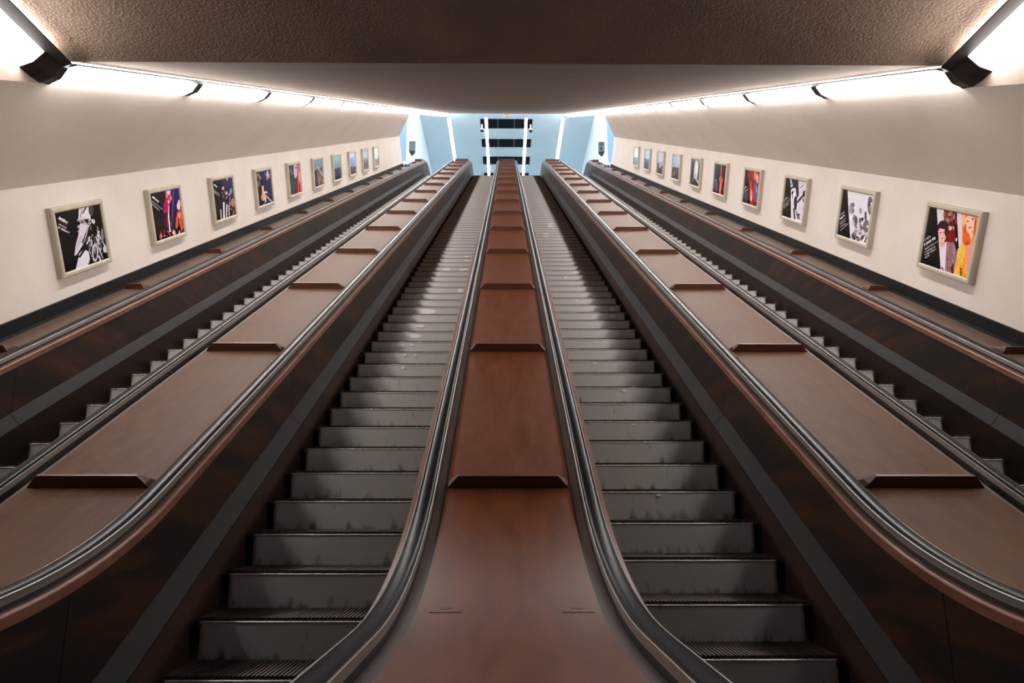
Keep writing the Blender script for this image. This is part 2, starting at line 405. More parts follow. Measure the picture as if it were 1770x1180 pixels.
# unseen far wall of the hall: piers, three glazed openings added to let daylight in
mb = MB()
for a, b in ((-5.5, -4.6), (-2.0, -1.2), (1.2, 2.0), (4.6, 5.5)): mb.box(a, b, 56.8, 57, LU, HU)
for a, b in ((-4.6, -2.0), (-1.2, 1.2), (2.0, 4.6)):
    mb.box(a, b, 56.8, 57, LU, LU + 0.6); mb.box(a, b, 56.8, 57, HU - 0.6, HU)
structure(mb, 'wall_far', M['hall_wall'])
glass = bpy.data.materials.new('clear_glass'); glass.use_nodes = True
gb = glass.node_tree.nodes['Principled BSDF']; gb.inputs['Transmission Weight'].default_value = 1.0
gb.inputs['Roughness'].default_value = 0.0; gb.inputs['IOR'].default_value = 1.02
for i, (a, b) in enumerate(((-4.6, -2.0), (-1.2, 1.2), (2.0, 4.6))):
    mb = MB(); mb.box(a, b, 56.88, 56.9, LU + 0.6, HU - 0.6); structure(mb, 'window_%d' % (i + 3), glass)  # unseen panes added so that sky light reaches the hall

def ceil_F(y):                            # distance at which the hall ceiling is seen on image row y
    return EU / math.tan(R(PITCH) + math.atan((590 - y) / FPX))

# black ventilation panels let into the hall ceiling, four rows of three
xs = [(-1.67, -0.595), (-0.565, 0.455), (0.485, 1.60)]
for r, (ya, yb) in enumerate(((205.6, 221.3), (240.2, 253.6), (270.6, 283.3), (298.6, 310))):
    fa, fb = ceil_F(ya), ceil_F(yb)
    for a, b in xs:
        mb = MB(); mb.box(a, b, fa, fb, HU - 0.03, HU + 0.005)
        for k in range(6):
            y0 = fa + (fb - fa) * (k + 0.3) / 6; mb.box(a + 0.03, b - 0.03, y0, y0 + 0.03, HU - 0.036, HU - 0.03)
        mb.obj('vent_panel', M['vent'], hall_ceiling)

def hall_tube(x, f0, f1, w_, label):
    root = empty('ceiling_light_row', (x, f0, HU), label, 'light', None)
    mb = MB(); mb.box(x - w_ / 2 - 0.02, x + w_ / 2 + 0.02, f0, f1, HU - 0.03, HU - 0.001); mb.obj('housing', M['white'], root)
    n = max(1, int(round((f1 - f0) / 1.75))); d = (f1 - f0) / n
    for i in range(n):
        mb = MB(); mb.box(x - w_ / 2, x + w_ / 2, f0 + i * d + 0.025, f0 + (i + 1) * d - 0.025, HU - 0.045, HU - 0.028)
        mb.obj('diffuser', M['lamp_hall'], root)
hall_tube(-1.30, EF + 0.4, 49.5, 0.17, 'left of the two middle light rows crossing black vents on blue hall ceiling')
hall_tube(1.20, EF + 0.4, 49.5, 0.17, 'right of the two middle light rows crossing black vents on blue hall ceiling')
hall_tube(-3.62, EF + 0.4, 49.5, 0.19, 'outer light row on blue hall ceiling continuing the left tunnel lights')
hall_tube(3.50, EF + 0.4, 49.5, 0.19, 'outer light row on blue hall ceiling continuing the right tunnel lights')

# security cameras hanging from the hall ceiling
for x, wd in ((-1.58, 'left'), (1.50, 'right')):
    f = ceil_F(214.5)
    root = empty('security_camera', (x, f, HU), 'small white security camera hanging over the top vent row, %s one of two' % wd, 'camera', 'security cameras in the upper hall')
    mb = MB(); mb.loft([[(x + 0.05 * math.cos(a), f + 0.05 * math.sin(a), z) for a in [R(45 * k) for k in range(8)]] for z in (HU, HU - 0.32)]); mb.obj('stem', M['white'], root, True)
    mb = MB(); mb.loft([[(x + r_ * math.cos(a), f + r_ * math.sin(a), z) for a in [R(30 * k) for k in range(12)]] for z, r_ in ((HU - 0.30, 0.05), (HU - 0.36, 0.13), (HU - 0.44, 0.15))]); mb.obj('hood', M['white'], root, True)
    mb = MB(); mb.loft([[(x + r_ * math.cos(a), f + r_ * math.sin(a), z) for a in [R(30 * k) for k in range(12)]] for z, r_ in ((HU - 0.44, 0.12), (HU - 0.52, 0.10), (HU - 0.57, 0.04))]); mb.obj('lens_dome', M['lens'], root, True)

# smoke detector under the upper end of the sloping ceiling
td = TE - 2.2
root = empty('smoke_detector', W(0.0, td, NC), 'small cream smoke detector at the top end of brown sloping ceiling', 'detector')
mb = MB(); mb.loft([[W(r_ * math.cos(a), td + r_ * math.sin(a), n) for a in [R(30 * k) for k in range(12)]] for n, r_ in ((NC, 0.24), (NC - 0.06, 0.22), (NC - 0.10, 0.16))]); mb.obj('base', M['cream'], root, True)
mb = MB(); mb.loft([[W(r_ * math.cos(a), td + r_ * math.sin(a), n) for a in [R(30 * k) for k in range(12)]] for n, r_ in ((NC - 0.10, 0.15), (NC - 0.22, 0.13), (NC - 0.26, 0.09))]); mb.obj('sensor_head', M['cream'], root, True)

# hanging grey signal boxes and thin posts at the upper ends of the outer decks
for sgn, wd in ((-1, 'left'), (1, 'right')):
    zc = 36.0
    x = sgn * 4.88; f = 33.6; zt = HU
    zb = CAMH + 17.55
    root = empty('hanging_signal_box', (x, f, zt), 'grey box with black pointed base hung on a white post, %s side at top' % wd, 'signal', 'signal boxes at the upper landing')
    mb = MB(); mb.box(x - 0.05, x + 0.05, f, f + 0.1, zb + 0.62, zt); mb.obj('post', M['white'], root)
    mb = MB(); mb.box(x - 0.15, x + 0.15, f - 0.1, f + 0.12, zb + 0.12, zb + 0.66); mb.obj('case', M['grey'], root)
    mb = MB(); mb.loft([[(x - 0.15, f - 0.1, zb + 0.12), (x + 0.15, f - 0.1, zb + 0.12), (x + 0.15, f + 0.12, zb + 0.12), (x - 0.15, f + 0.12, zb + 0.12)],
                        [(x - sgn * (-0.02) - 0.02, f - 0.02, zb - 0.1), (x + 0.04, f - 0.02, zb - 0.1), (x + 0.04, f + 0.03, zb - 0.1), (x - 0.02, f + 0.03, zb - 0.1)]])
    mb.obj('pointed_base', M['dark'], root)
    if sgn > 0:
        mb = MB()
        mb.box(x - 0.10, x - 0.03, f - 0.11, f - 0.1, zb + 0.45, zb + 0.6); mb.box(x + 0.01, x + 0.08, f - 0.11, f - 0.1, zb + 0.45, zb + 0.6)
        mb.box(x - 0.09, x + 0.03, f - 0.11, f - 0.1, zb + 0.18, zb + 0.36); mb.obj('signal_face', M['dark'], root)
# ------------------------------------------------------------------ balustrades
def fsamples(a, b):
    F0 = a; out = [a]
    while out[-1] < b - 0.45: out.append(min(out[-1] + (0.3 if out[-1] < 5 or out[-1] > 33 else 2.0), b - 0.2))
    out.append(b); return out
def deck_u_at(F):
    lo, hi = Q0 - 2, Q1 + 2
    for _ in range(40):
        m = (lo + hi) / 2
        if path_pt(m)[0][0] < F: lo = m
        else: hi = m
    return path_pt(lo)[0][1]
NBT, NBB, NSK = -2.515 * CA, -2.60 * CA, -3.1 * CA
FA, FB = path_pt(Q0)[0][0], path_pt(Q1)[0][0]

def flank(root, xc, s):
    """edge board, side panels, shield and skirt on side s of a balustrade with centre line xc."""
    X = lambda d: xc + s * d
    mb = MB(); sweep(mb, [(X(0.489), 0.0), (X(0.527), 0.0), (X(0.533), -0.006), (X(0.533), -0.05), (X(0.489), -0.05)], Q0, Q1); mb.obj('edge_board', M['edge'], root, True)
    cuts = [FA, 3.2, 6.1]
    while cuts[-1] < FB - 5: cuts.append(cuts[-1] + 4.37)
    cuts.append(FB)
    for i in range(len(cuts) - 1):
        a, b = cuts[i] + 0.003, cuts[i + 1] - 0.003
        Fs = fsamples(a, b)
        mb = MB(); mb.loft([[(X(0.527), F, deck_u_at(F) - 0.055 + CAMH), (X(0.527), F, line_u(F, NBT, FLOORU + 0.34) + CAMH), (X(0.505), F, line_u(F, NBT, FLOORU + 0.34) + CAMH), (X(0.505), F, deck_u_at(F) - 0.055 + CAMH)] for F in Fs])
        mb.obj('side_panel', M['side'], root, True)
        mb = MB(); mb.loft([[(X(0.529), F, line_u(F, NBT, FLOORU + 0.34) + CAMH), (X(0.622), F, line_u(F, NBB, FLOORU + 0.24) + CAMH), (X(0.60), F, line_u(F, NBB, FLOORU + 0.24) + CAMH - 0.02), (X(0.505), F, line_u(F, NBT, FLOORU + 0.34) + CAMH)] for F in Fs])
        mb.obj('shield_panel', M['bevel'], root, True)
        mb = MB(); mb.loft([[(X(0.625), F, line_u(F, NBB, FLOORU + 0.24) + CAMH - 0.002), (X(0.640), F, line_u(F, NSK, FLOORU - 0.02) + CAMH), (X(0.61), F, line_u(F, NSK, FLOORU - 0.02) + CAMH), (X(0.60), F, line_u(F, NBB, FLOORU + 0.24) + CAMH - 0.02)] for F in Fs])
        mb.obj('skirt_panel', M['skirt'], root, True)

def rail(root, xc, s):
    X = lambda d: xc + s * d
    mb = MB(); sweep(mb, [(X(0.406), -0.02), (X(0.487), -0.02), (X(0.487), 0.036), (X(0.406), 0.036)], Q0, Q1); mb.obj('handrail_guide', M['guide'], root, True)
    for a, b in ((0.4035, 0.4085), (0.485, 0.490)):
        mb = MB(); sweep(mb, [(X(a), 0.02), (X(b), 0.02), (X(b), 0.052), (X((a + b) / 2), 0.055), (X(a), 0.052)], Q0 + 0.3, Q1); mb.obj('guide_lip', M['lip'], root, label='bright steel lip of the handrail guide')
    pr = [(0.411, 0.034), (0.482, 0.034), (0.4835, 0.046), (0.4815, 0.054), (0.4755, 0.060), (0.463, 0.0640), (0.4465, 0.0655), (0.430, 0.0640), (0.4175, 0.060), (0.4115, 0.054), (0.4095, 0.046)]
    mb = MB(); sweep(mb, [(X(d), n) for d, n in pr], Q0, Q1); mb.obj('handrail', M['rubber'], root, True, label='black rubber handrail')

TW0 = tz(FPX * YD / (842 - VPY), ND)     # slope position of the lowest stop
LW = FPX * YD * 0.000937 / CA            # spacing of the stops

def stop(root, xc, hb, hr, q, h=0.072, dep=0.09):
    mb = MB()
    v = [PW(xc - hb, q, 0), PW(xc + hb, q, 0), PW(xc + hb, q + dep, 0), PW(xc - hb, q + dep, 0),
         PW(xc - hr, q + 0.006, h), PW(xc + hr, q + 0.006, h), PW(xc + hr - 0.004, q + 0.028, h), PW(xc - hr + 0.004, q + 0.028, h)]
    mb.hexa(v); mb.obj('stop_block', M['stop'], root)

def balustrade(xc, label, deck_mat):
    root = empty('escalator_balustrade', (xc, FA + 0.3, 0), label, 'balustrade', 'wood topped balustrades between the escalators')
    cuts = [Q0, TW0 - LW] + [TW0 + i * LW for i in range(15)]
    cuts = [c for c in cuts if c >= Q0 - 1e-6 and c < Q1 - 0.6] + [Q1]
    cuts = sorted(set(cuts))
    for a, b in zip(cuts[:-1], cuts[1:]):
        mb = MB(); sweep(mb, [(xc - 0.35, 0), (xc + 0.35, 0), (xc + 0.35, -0.03), (xc - 0.35, -0.03)], a + 0.002, b - 0.002); mb.obj('deck_panel', deck_mat, root, True)
    for i in range(14):
        stop(root, xc, 0.347, 0.285, TW0 + i * LW)
    mb = MB(); sweep(mb, [(xc - 0.35, 0), (xc + 0.35, 0), (xc + 0.35, 0.14), (xc - 0.35, 0.14)], TW0 + 14 * LW - 0.3, TW0 + 14 * LW - 0.2); mb.obj('stop_block', M['stop'], root)
    for s in (-1, 1):
        X = lambda d: xc + s * d
        mb = MB(); sweep(mb, [(X(0.352), -0.008), (X(0.404), -0.008), (X(0.404), -0.05), (X(0.352), -0.05)], Q0, Q1); mb.obj('border_board', M['inner'], root, True)
        rail(root, xc, s); flank(root, xc, s)
    # rounded newel end in the lower hall and end panel on the landing
    mb = MB(); ring = [(xc + 0.53 * math.sin(R(-90 + 15 * k)), FA - 0.53 * math.cos(R(-90 + 15 * k)) * 0.8) for k in range(13)]
    mb.loft([[(x, y, z) for x, y in ring] for z in (0.0, FLATU + CAMH)]); mb.obj('newel_end', M['side'], root, True)
    mb = MB(); zt = path_pt(Q1)[0][1] + CAMH; mb.box(xc - 0.53, xc + 0.53, FB, FB + 0.03, LU, zt); mb.obj('end_panel', M['side'], root)
    return root

bc = balustrade(0.0, 'middle balustrade with the reddest wooden deck, straight ahead of the viewer', M['deck_c'])
bl = balustrade(-P, 'wooden balustrade between the two escalators nearest to the left wall', M['deck_s'])
br = balustrade(P, 'wooden balustrade between the two escalators nearest to the right wall', M['deck_s'])

# lock plates on the lower curve of the middle deck
def deck_hit(px, py):
    # slope parameter of the deck point seen on row py (centre line)
    el = R(PITCH) - math.atan((py - 590) / FPX)
    best = min((abs(path_pt(q)[0][1] - path_pt(q)[0][0] * math.tan(el)), q) for q in [Q0 + i * 0.004 for i in range(int((T1 + 1 - Q0) / 0.004))])
    q = best[1]; F, U = path_pt(q)[0]
    zc = F * math.cos(R(PITCH)) + U * math.sin(R(PITCH))
    return q, (px - 875) / FPX * zc - 0.012
for px, py in ((772, 1051), (998, 1051)):
    q, x = deck_hit(px, py)
    mb = MB(); sweep(mb, [(x - 0.062, 0.0), (x + 0.062, 0.0), (x + 0.062, 0.002), (x - 0.062, 0.002)], q - 0.05, q + 0.05)
    o = mb.obj('lock_plate', M['deck_c'], bc)
    mb = MB()
    mb.loft([[PW(x + 0.024 * math.cos(R(30 * k)), q + 0.018 * math.sin(R(30 * k)), h) for k in range(12)] for h in (0.001, 0.0035)])
    mb.obj('keyhole', M['stop'], o)

# wall side decks
def wall_deck(sgn, label):
    xc = sgn * 2 * P; s = -sgn
    root = empty('wall_side_balustrade', (sgn * 4.5, FA + 0.3, 0), label, 'balustrade', 'single rail balustrades along the side walls')
    X = lambda d: xc + s * d
    rail(root, xc, s); flank(root, xc, s)
    cuts = [Q0, TW0 - LW] + [TW0 + i * LW for i in range(15)]
    cuts = sorted(set([c for c in cuts if c >= Q0 - 1e-6 and c < Q1 - 0.6] + [Q1]))
    for a, b in zip(cuts[:-1], cuts[1:]):
        mb = MB(); sweep(mb, [(X(0.404), 0), (X(-0.008), 0), (X(-0.008), -0.03), (X(0.404), -0.03)], a + 0.002, b - 0.002); mb.obj('deck_panel', M['deck_o'], root, True)
    for a, b, h in ((0.345, 0.335, 0.006), (0.004, -0.004, 0.022), (0.030, 0.024, 0.012)):
        mb = MB(); sweep(mb, [(X(a), 0), (X(b), 0), (X(b), h), (X(a), h)], Q0, Q1); mb.obj('trim_strip', M['guide'], root)
    for i in range(14):
        stop(root, X(0.165), 0.125, 0.095, TW0 + i * LW - 0.05, 0.065, 0.17)
    for i, dq in enumerate((0.1, 1.0)):
        mb = MB(); sweep(mb, [(X(0.34), 0.0), (X(0.02), 0.0), (X(0.02), 0.12), (X(0.34), 0.12)], T2 - 0.4 + dq, T2 - 0.3 + dq); mb.obj('stop_block', M['stop'], root)
    mb = MB(); x0, x1 = sorted((X(0.53), X(-0.01))); mb.box(x0, x1, FA - 0.03, FA, 0, FLATU + CAMH - 0.03); mb.obj('newel_end', M['side'], root)
    b0 = PW(sgn * 4.66, 33.9, 0.0)           # thin white pole with a dark foot near the upper end
    mb = MB(); mb.loft([[(b0[0] + 0.03 * math.cos(R(45 * k)), b0[1] + 0.03 * math.sin(R(45 * k)), b0[2] + h) for k in range(8)] for h in (0.0, 2.2)]); po = mb.obj('pole', M['white'], root, True, label='thin white pole at the upper end')
    mb = MB(); mb.loft([[(b0[0] + r_ * math.cos(R(45 * k)), b0[1] + r_ * math.sin(R(45 * k)), b0[2] + h) for k in range(8)] for h, r_ in ((-0.05, 0.13), (0.06, 0.11), (0.09, 0.05))]); mb.obj('foot', M['dark'], po, True)
    zt = path_pt(Q1)[0][1] + CAMH
    mb = MB(); mb.box(x0, x1, FB, FB + 0.03, LU, zt); mb.obj('end_panel', M['side'], root)
wall_deck(-1, 'narrow balustrade with one handrail running along the left wall under posters')
wall_deck(1, 'narrow balustrade with one handrail running along the right wall under posters')

# ------------------------------------------------------------------ escalators
HWS = 0.522                              # half width of a step
def step_meshes():
    mb = MB()                            # tread: board plus cleats running along the travel direction
    mb.box(-HWS, HWS, 0.004, RUN + 0.012, -0.03, -0.002)
    n = 46; pitch = 2 * HWS / n
    for i in range(n):
        x = -HWS + (i + 0.5) * pitch
        mb.add([(x - 0.0065, 0.0, 0.018), (x + 0.0065, 0.0, 0.018), (x + 0.0065, RUN + 0.004, 0.018), (x - 0.0065, RUN + 0.004, 0.018),
                (x - 0.0065, 0.0, -0.002), (x + 0.0065, 0.0, -0.002), (x + 0.0065, RUN + 0.004, -0.002), (x - 0.0065, RUN + 0.004, -0.002)],
               [(0, 1, 2, 3), (0, 4, 5, 1), (3, 7, 4, 0), (1, 5, 6, 2)])
    tread = mb
    mb = MB()                            # riser: bent sheet with a rolled upper lip
    pr = [(-0.004, 0.0), (-0.008, -0.004), (-0.007, -0.010), (-0.003, -0.014), (0.004, -0.10), (0.012, -RISE + 0.006), (0.024, -RISE + 0.006), (0.016, -0.10), (0.012, 0.0)]
    hw = HWS - 0.012
    ring = []
    for x, dy in ((-hw, 0.012), (-hw + 0.012, 0.003), (-hw + 0.03, 0), (hw - 0.03, 0), (hw - 0.012, 0.003), (hw, 0.012)):
        ring.append([(x, y + dy, z) for y, z in pr])
    mb.loft(ring)
    return tread, mb
tread_mb, riser_mb = step_meshes()
tread_me = None; riser_me = None

def escalator(xc, phase_y, label, patches=()):
    """phase_y: image row on which one nosing of this escalator is seen."""
    global tread_me, riser_me
    root = empty('escalator', (xc, 3.2, 0), label, 'escalator', 'wooden step escalators')
    t0 = tz(FPX * Y0 / (phase_y - VPY), NN)
    k = -int((t0 - 1.75) / STEP); i = 0
    while True:
        t = t0 + (k + i) * STEP
        if t > TOPN + 0.2: break
        loc = Vector(W(xc, t, NN)); i += 1
        if tread_me is None:
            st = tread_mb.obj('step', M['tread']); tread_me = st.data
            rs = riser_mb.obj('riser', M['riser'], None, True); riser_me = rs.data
        else:
            st = bpy.data.objects.new('step', tread_me); COL.objects.link(st)
            rs = bpy.data.objects.new('riser', riser_me); COL.objects.link(rs)
        st.parent = root; st.location = loc - root.location
        rs.parent = st; rs.location = (0, 0, 0)
        y = VPY + FPX * Y0 / (t * CA - NN * SA)
        for (py, px, w_, h_) in patches:
            if abs(py - y) < (y - VPY) * 0.02 + 1.2:
                z = t * CA - NN * SA
                x = (px - 875) / FPX * z - 0.012 - xc; hw = w_ / 2 / FPX * z; hh = h_ / FPX * z
                rr = random.Random(int(px * 7 + py)); ring = []
                for a in range(12):
                    f = 0.75 + 0.3 * rr.random(); ring.append((x + hw * f * math.cos(R(30 * a)), max(-0.19, min(-0.016, -0.018 - hh / 2 + hh / 2 * f * math.sin(R(30 * a))))))
                pb = MB(); pb.loft([[(loc[0] + a, loc[1] - 0.0105 + 0.08 * -min(0, b + 0.014), loc[2] + b) for a, b in ring], [(loc[0] + a, loc[1] - 0.004 + 0.08 * -min(0, b + 0.014), loc[2] + b) for a, b in ring]])
                pb.obj('bare_patch', M['patch'], st, label='pale worn patch on the riser')
    # comb plates at both ends
    mb = MB()
    fb = (t0 + k * STEP) * C30 - NN * S30
    mb.box(xc - HWS, xc + HWS, fb - 0.9, fb - 0.03, -0.02, 0.012)
    for j in range(24):
        x = xc - HWS + (j + 0.5) * 2 * HWS / 24; mb.box(x - 0.008, x + 0.008, fb - 0.05, fb + 0.1, 0.0, 0.02)
    mb.obj('comb_plate', M['comb'], root)
    mb = MB(); ft = TOPN * C30 - NN * S30 + 0.3
    mb.box(xc - HWS, xc + HWS, ft - 0.1, ft + 0.9, LU - 0.06, LU + 0.02)
    for j in range(24):
        x = xc - HWS + (j + 0.5) * 2 * HWS / 24; mb.box(x - 0.008, x + 0.008, ft - 0.25, ft - 0.05, LU - 0.01, LU + 0.03)
    mb.obj('comb_plate', M['comb'], root)
    return root
pl = [(526, 735, 38, 12), (554, 727, 18, 6), (571, 717, 22, 9), (571, 693, 10, 5), (589, 688, 26, 7), (589, 712, 8, 5), (610, 718, 6, 3), (629, 697, 9, 6),
      (499, 795, 12, 7), (461, 772, 14, 4), (461, 801, 18, 4), (433, 757, 5, 4), (606, 700, 8, 4), (405, 735, 10, 3), (441, 806, 10, 3)]
pr_ = [(532, 1058, 12, 9), (668, 1079, 10, 4), (621, 1028, 8, 3), (728, 1095, 10, 3), (848, 1139, 10, 4), (466, 1000, 26, 3), (473, 977, 5, 4), (404, 943, 12, 3), (386, 950, 10, 3), (515, 997, 6, 3)]
escalator(-1.5 * P, 671.5, 'escalator against the left wall, showing mostly a zigzag of step ends')
escalator(-0.5 * P, 1071.5, 'inner escalator left of the middle balustrade, risers with pale scuffed patches', pl)
escalator(0.5 * P, 1043.7, 'inner escalator right of the middle balustrade, cleaner grey risers', pr_)
escalator(1.5 * P, 523.6, 'escalator against the right wall, showing mostly a zigzag of step ends')

# ------------------------------------------------------------------ posters
class Ink:
    """a small raster printed on the poster; X to the reader's right, Y down, in the units of the sketch the print follows."""
    def __init__(s, X, Y, bg):
        s.X, s.Y = X, Y; s.a = np.zeros(X.shape + (3,)); s.a[:] = bg
    def put(s, m, c, al=1.0):
        s.a[m] = s.a[m] * (1 - al) + np.array(c) * al
    def ell(s, x, y, rx, ry, c, rot=0, al=1.0):
        a = R(rot); u = (s.X - x) * math.cos(a) + (s.Y - y) * math.sin(a); v = -(s.X - x) * math.sin(a) + (s.Y - y) * math.cos(a)
        s.put((u / rx) ** 2 + (v / ry) ** 2 < 1, c, al)
    def poly(s, pts, c, al=1.0):
        m = np.zeros(s.X.shape, bool); n = len(pts)
        for i in range(n):
            (x0, y0), (x1, y1) = pts[i], pts[(i + 1) % n]
            if y0 == y1: continue
            m ^= ((s.Y >= min(y0, y1)) & (s.Y < max(y0, y1))) & (s.X < x0 + (s.Y - y0) * (x1 - x0) / (y1 - y0))
        s.put(m, c, al)
    def line(s, x0, y0, x1, y1, w_, c, al=1.0):
        d = math.hypot(x1 - x0, y1 - y0); ux, uy = (x1 - x0) / d, (y1 - y0) / d
        a = (s.X - x0) * ux + (s.Y - y0) * uy; b = -(s.X - x0) * uy + (s.Y - y0) * ux
        s.put((a > 0) & (a < d) & (np.abs(b) < w_ / 2), c, al)
    def text(s, rows, seed):           # unreadably small lettering: broken runs of strokes
        rr = random.Random(seed)
        for x0, y0, x1, y1, h, c in rows:
            d = math.hypot(x1 - x0, y1 - y0); p = 0.0
            while p < d:
                g = min(h * rr.uniform(0.5, 1.1), d - p); a, b = p / d, (p + g) / d
                s.line(x0 + (x1 - x0) * a, y0 + (y1 - y0) * a, x0 + (x1 - x0) * b, y0 + (y1 - y0) * b, h, c, rr.uniform(0.7, 1.0))
                p += g + h * (0.1 if rr.random() < 0.8 else 0.6)
    def streaks(s, x0, x1, y0, y1, n, cols, seed, lw=(6, 18), ang=(60, 120), ln=(40, 150)):
        rr = random.Random(seed)
        for _ in range(n):
            x, y = rr.uniform(x0, x1), rr.uniform(y0, y1); a = R(rr.uniform(*ang)); l = rr.uniform(*ln)
            s.line(x, y, x + l * math.cos(a), y + l * math.sin(a), rr.uniform(*lw), rr.choice(cols), rr.uniform(0.6, 1))
    def blobs(s, x0, x1, y0, y1, n, cols, seed, r=(10, 30)):
        rr = random.Random(seed)
        for _ in range(n):
            s.ell(rr.uniform(x0, x1), rr.uniform(y0, y1), rr.uniform(*r), rr.uniform(*r) * 1.5, rr.choice(cols), rr.uniform(-40, 40), rr.uniform(0.6, 1))

def c255(*v): return tuple(x / 255 for x in v)
WH, BK, RD, GY = c255(228, 226, 230), c255(13, 12, 12), c255(120, 24, 46), c255(186, 182, 186)
SQ = [(0, 0), (100, 0), (100, 100), (0, 100)]
QUAD = {'L1': [(155, 272), (668, 180), (752, 745), (285, 905)], 'L2': [(245, 235), (785, 125), (895, 885), (375, 1060)],
        'L3': [(190, 480), (480, 428), (548, 945), (262, 1035)], 'L4': [(792, 355), (1005, 318), (1045, 770), (845, 830)],
        'L5': [(1232, 268), (1405, 240), (1425, 665), (1270, 690)],
        'R1': [(282, 160), (895, 262), (770, 990), (160, 812)], 'R2': [(232, 133), (770, 235), (640, 1035), (118, 855)],
        'R3': [(1240, 385), (1580, 425), (1500, 1060), (1175, 945)], 'R4': [(655, 275), (900, 310), (835, 825), (600, 755)],
        'R5': [(205, 180), (385, 205), (340, 655), (165, 605)]}

def L1(k):
    g = [c255(222, 216, 226), c255(190, 184, 194), c255(140, 134, 142)]
    k.poly([(425, 195), (540, 180), (560, 330), (420, 345)], c255(216, 210, 218)); k.line(465, 280, 520, 195, 14, c255(60, 54, 62)); k.line(440, 320, 460, 240, 8, c255(90, 84, 92))
    k.ell(565, 240, 30, 60, c255(70, 64, 72)); k.blobs(420, 600, 325, 470, 34, g + [BK, BK, c255(70, 64, 70)], 31, (8, 20))
    k.poly([(440, 380), (545, 400), (520, 470), (470, 600), (400, 715), (380, 715), (395, 590), (420, 500)], c255(212, 206, 216))
    k.line(540, 420, 470, 590, 34, BK); k.line(530, 420, 480, 580, 12, c255(160, 154, 164)); k.ell(430, 570, 20, 70, c255(190, 182, 194), 20)
    k.streaks(520, 700, 400, 680, 34, g, 3, (6, 14), (60, 125), (30, 120)); k.streaks(520, 730, 400, 700, 30, [BK, c255(40, 36, 42)], 4, (6, 16), (60, 120), (30, 110))
    k.poly([(395, 870), (430, 700), (480, 650), (530, 680), (545, 760), (520, 840)], c255(220, 214, 226)); k.line(545, 520, 480, 680, 16, c255(200, 194, 204)); k.line(430, 740, 520, 600, 22, BK)
    k.ell(600, 690, 34, 95, c255(196, 190, 200)); k.ell(602, 690, 20, 70, c255(40, 36, 42)); k.ell(598, 660, 10, 40, c255(150, 144, 154))
    k.line(625, 590, 690, 750, 12, GY); k.line(640, 480, 720, 620, 12, GY); k.ell(690, 500, 16, 70, c255(120, 114, 124)); k.ell(720, 650, 26, 40, c255(206, 200, 210)); k.ell(722, 720, 38, 36, BK); k.line(640, 720, 670, 790, 18, c255(214, 208, 218))
    k.text([(212, 318, 306, 376, 26, WH), (214, 352, 300, 402, 12, RD), (212, 384, 292, 428, 15, GY), (204, 412, 322, 478, 17, c255(200, 196, 202))], 1)
def L2(k):
    k.poly([(620, 150), (800, 110), (840, 470), (740, 620), (650, 500)], c255(36, 24, 86)); k.poly([(640, 500), (760, 560), (720, 900), (620, 900)], c255(26, 16, 34))
    k.poly([(520, 175), (585, 150), (600, 420), (570, 560), (500, 570), (505, 420), (540, 300)], c255(178, 16, 88)); k.poly([(500, 560), (600, 540), (610, 900), (500, 780), (490, 680)], c255(58, 14, 38))
    k.ell(590, 190, 42, 60, c255(234, 190, 204)); k.ell(560, 270, 16, 30, c255(240, 130, 150)); k.ell(622, 305, 28, 68, c255(206, 78, 60)); k.ell(640, 300, 10, 30, c255(240, 170, 150))
    k.line(585, 340, 605, 400, 26, c255(250, 206, 214)); k.line(600, 420, 590, 600, 20, c255(240, 170, 206)); k.line(590, 590, 625, 890, 24, c255(246, 206, 224)); k.line(686, 170, 655, 790, 14, c255(116, 84, 134)); k.line(560, 640, 580, 800, 16, c255(150, 20, 70))
    k.ell(790, 430, 38, 72, c255(246, 206, 186)); k.ell(800, 360, 30, 34, c255(226, 180, 190)); k.ell(830, 460, 16, 50, c255(120, 60, 40))
    k.poly([(765, 530), (840, 510), (885, 790), (845, 890), (800, 720), (750, 830), (725, 820), (735, 640)], c255(214, 90, 68)); k.line(790, 640, 780, 760, 20, c255(60, 20, 24)); k.line(850, 640, 870, 780, 20, c255(160, 24, 30)); k.ell(800, 600, 22, 50, c255(240, 150, 110))
    k.streaks(440, 760, 840, 980, 34, [c255(230, 100, 100), c255(246, 196, 186), c255(60, 12, 20), c255(150, 30, 50)], 9, (12, 24), (60, 120), (30, 90)); k.ell(770, 870, 28, 50, c255(40, 26, 30)); k.ell(700, 900, 26, 40, c255(246, 186, 170)); k.ell(800, 900, 16, 44, c255(170, 150, 150))
    k.text([(302, 282, 412, 370, 28, WH), (292, 352, 482, 500, 14, GY), (288, 398, 430, 515, 17, GY)], 2)
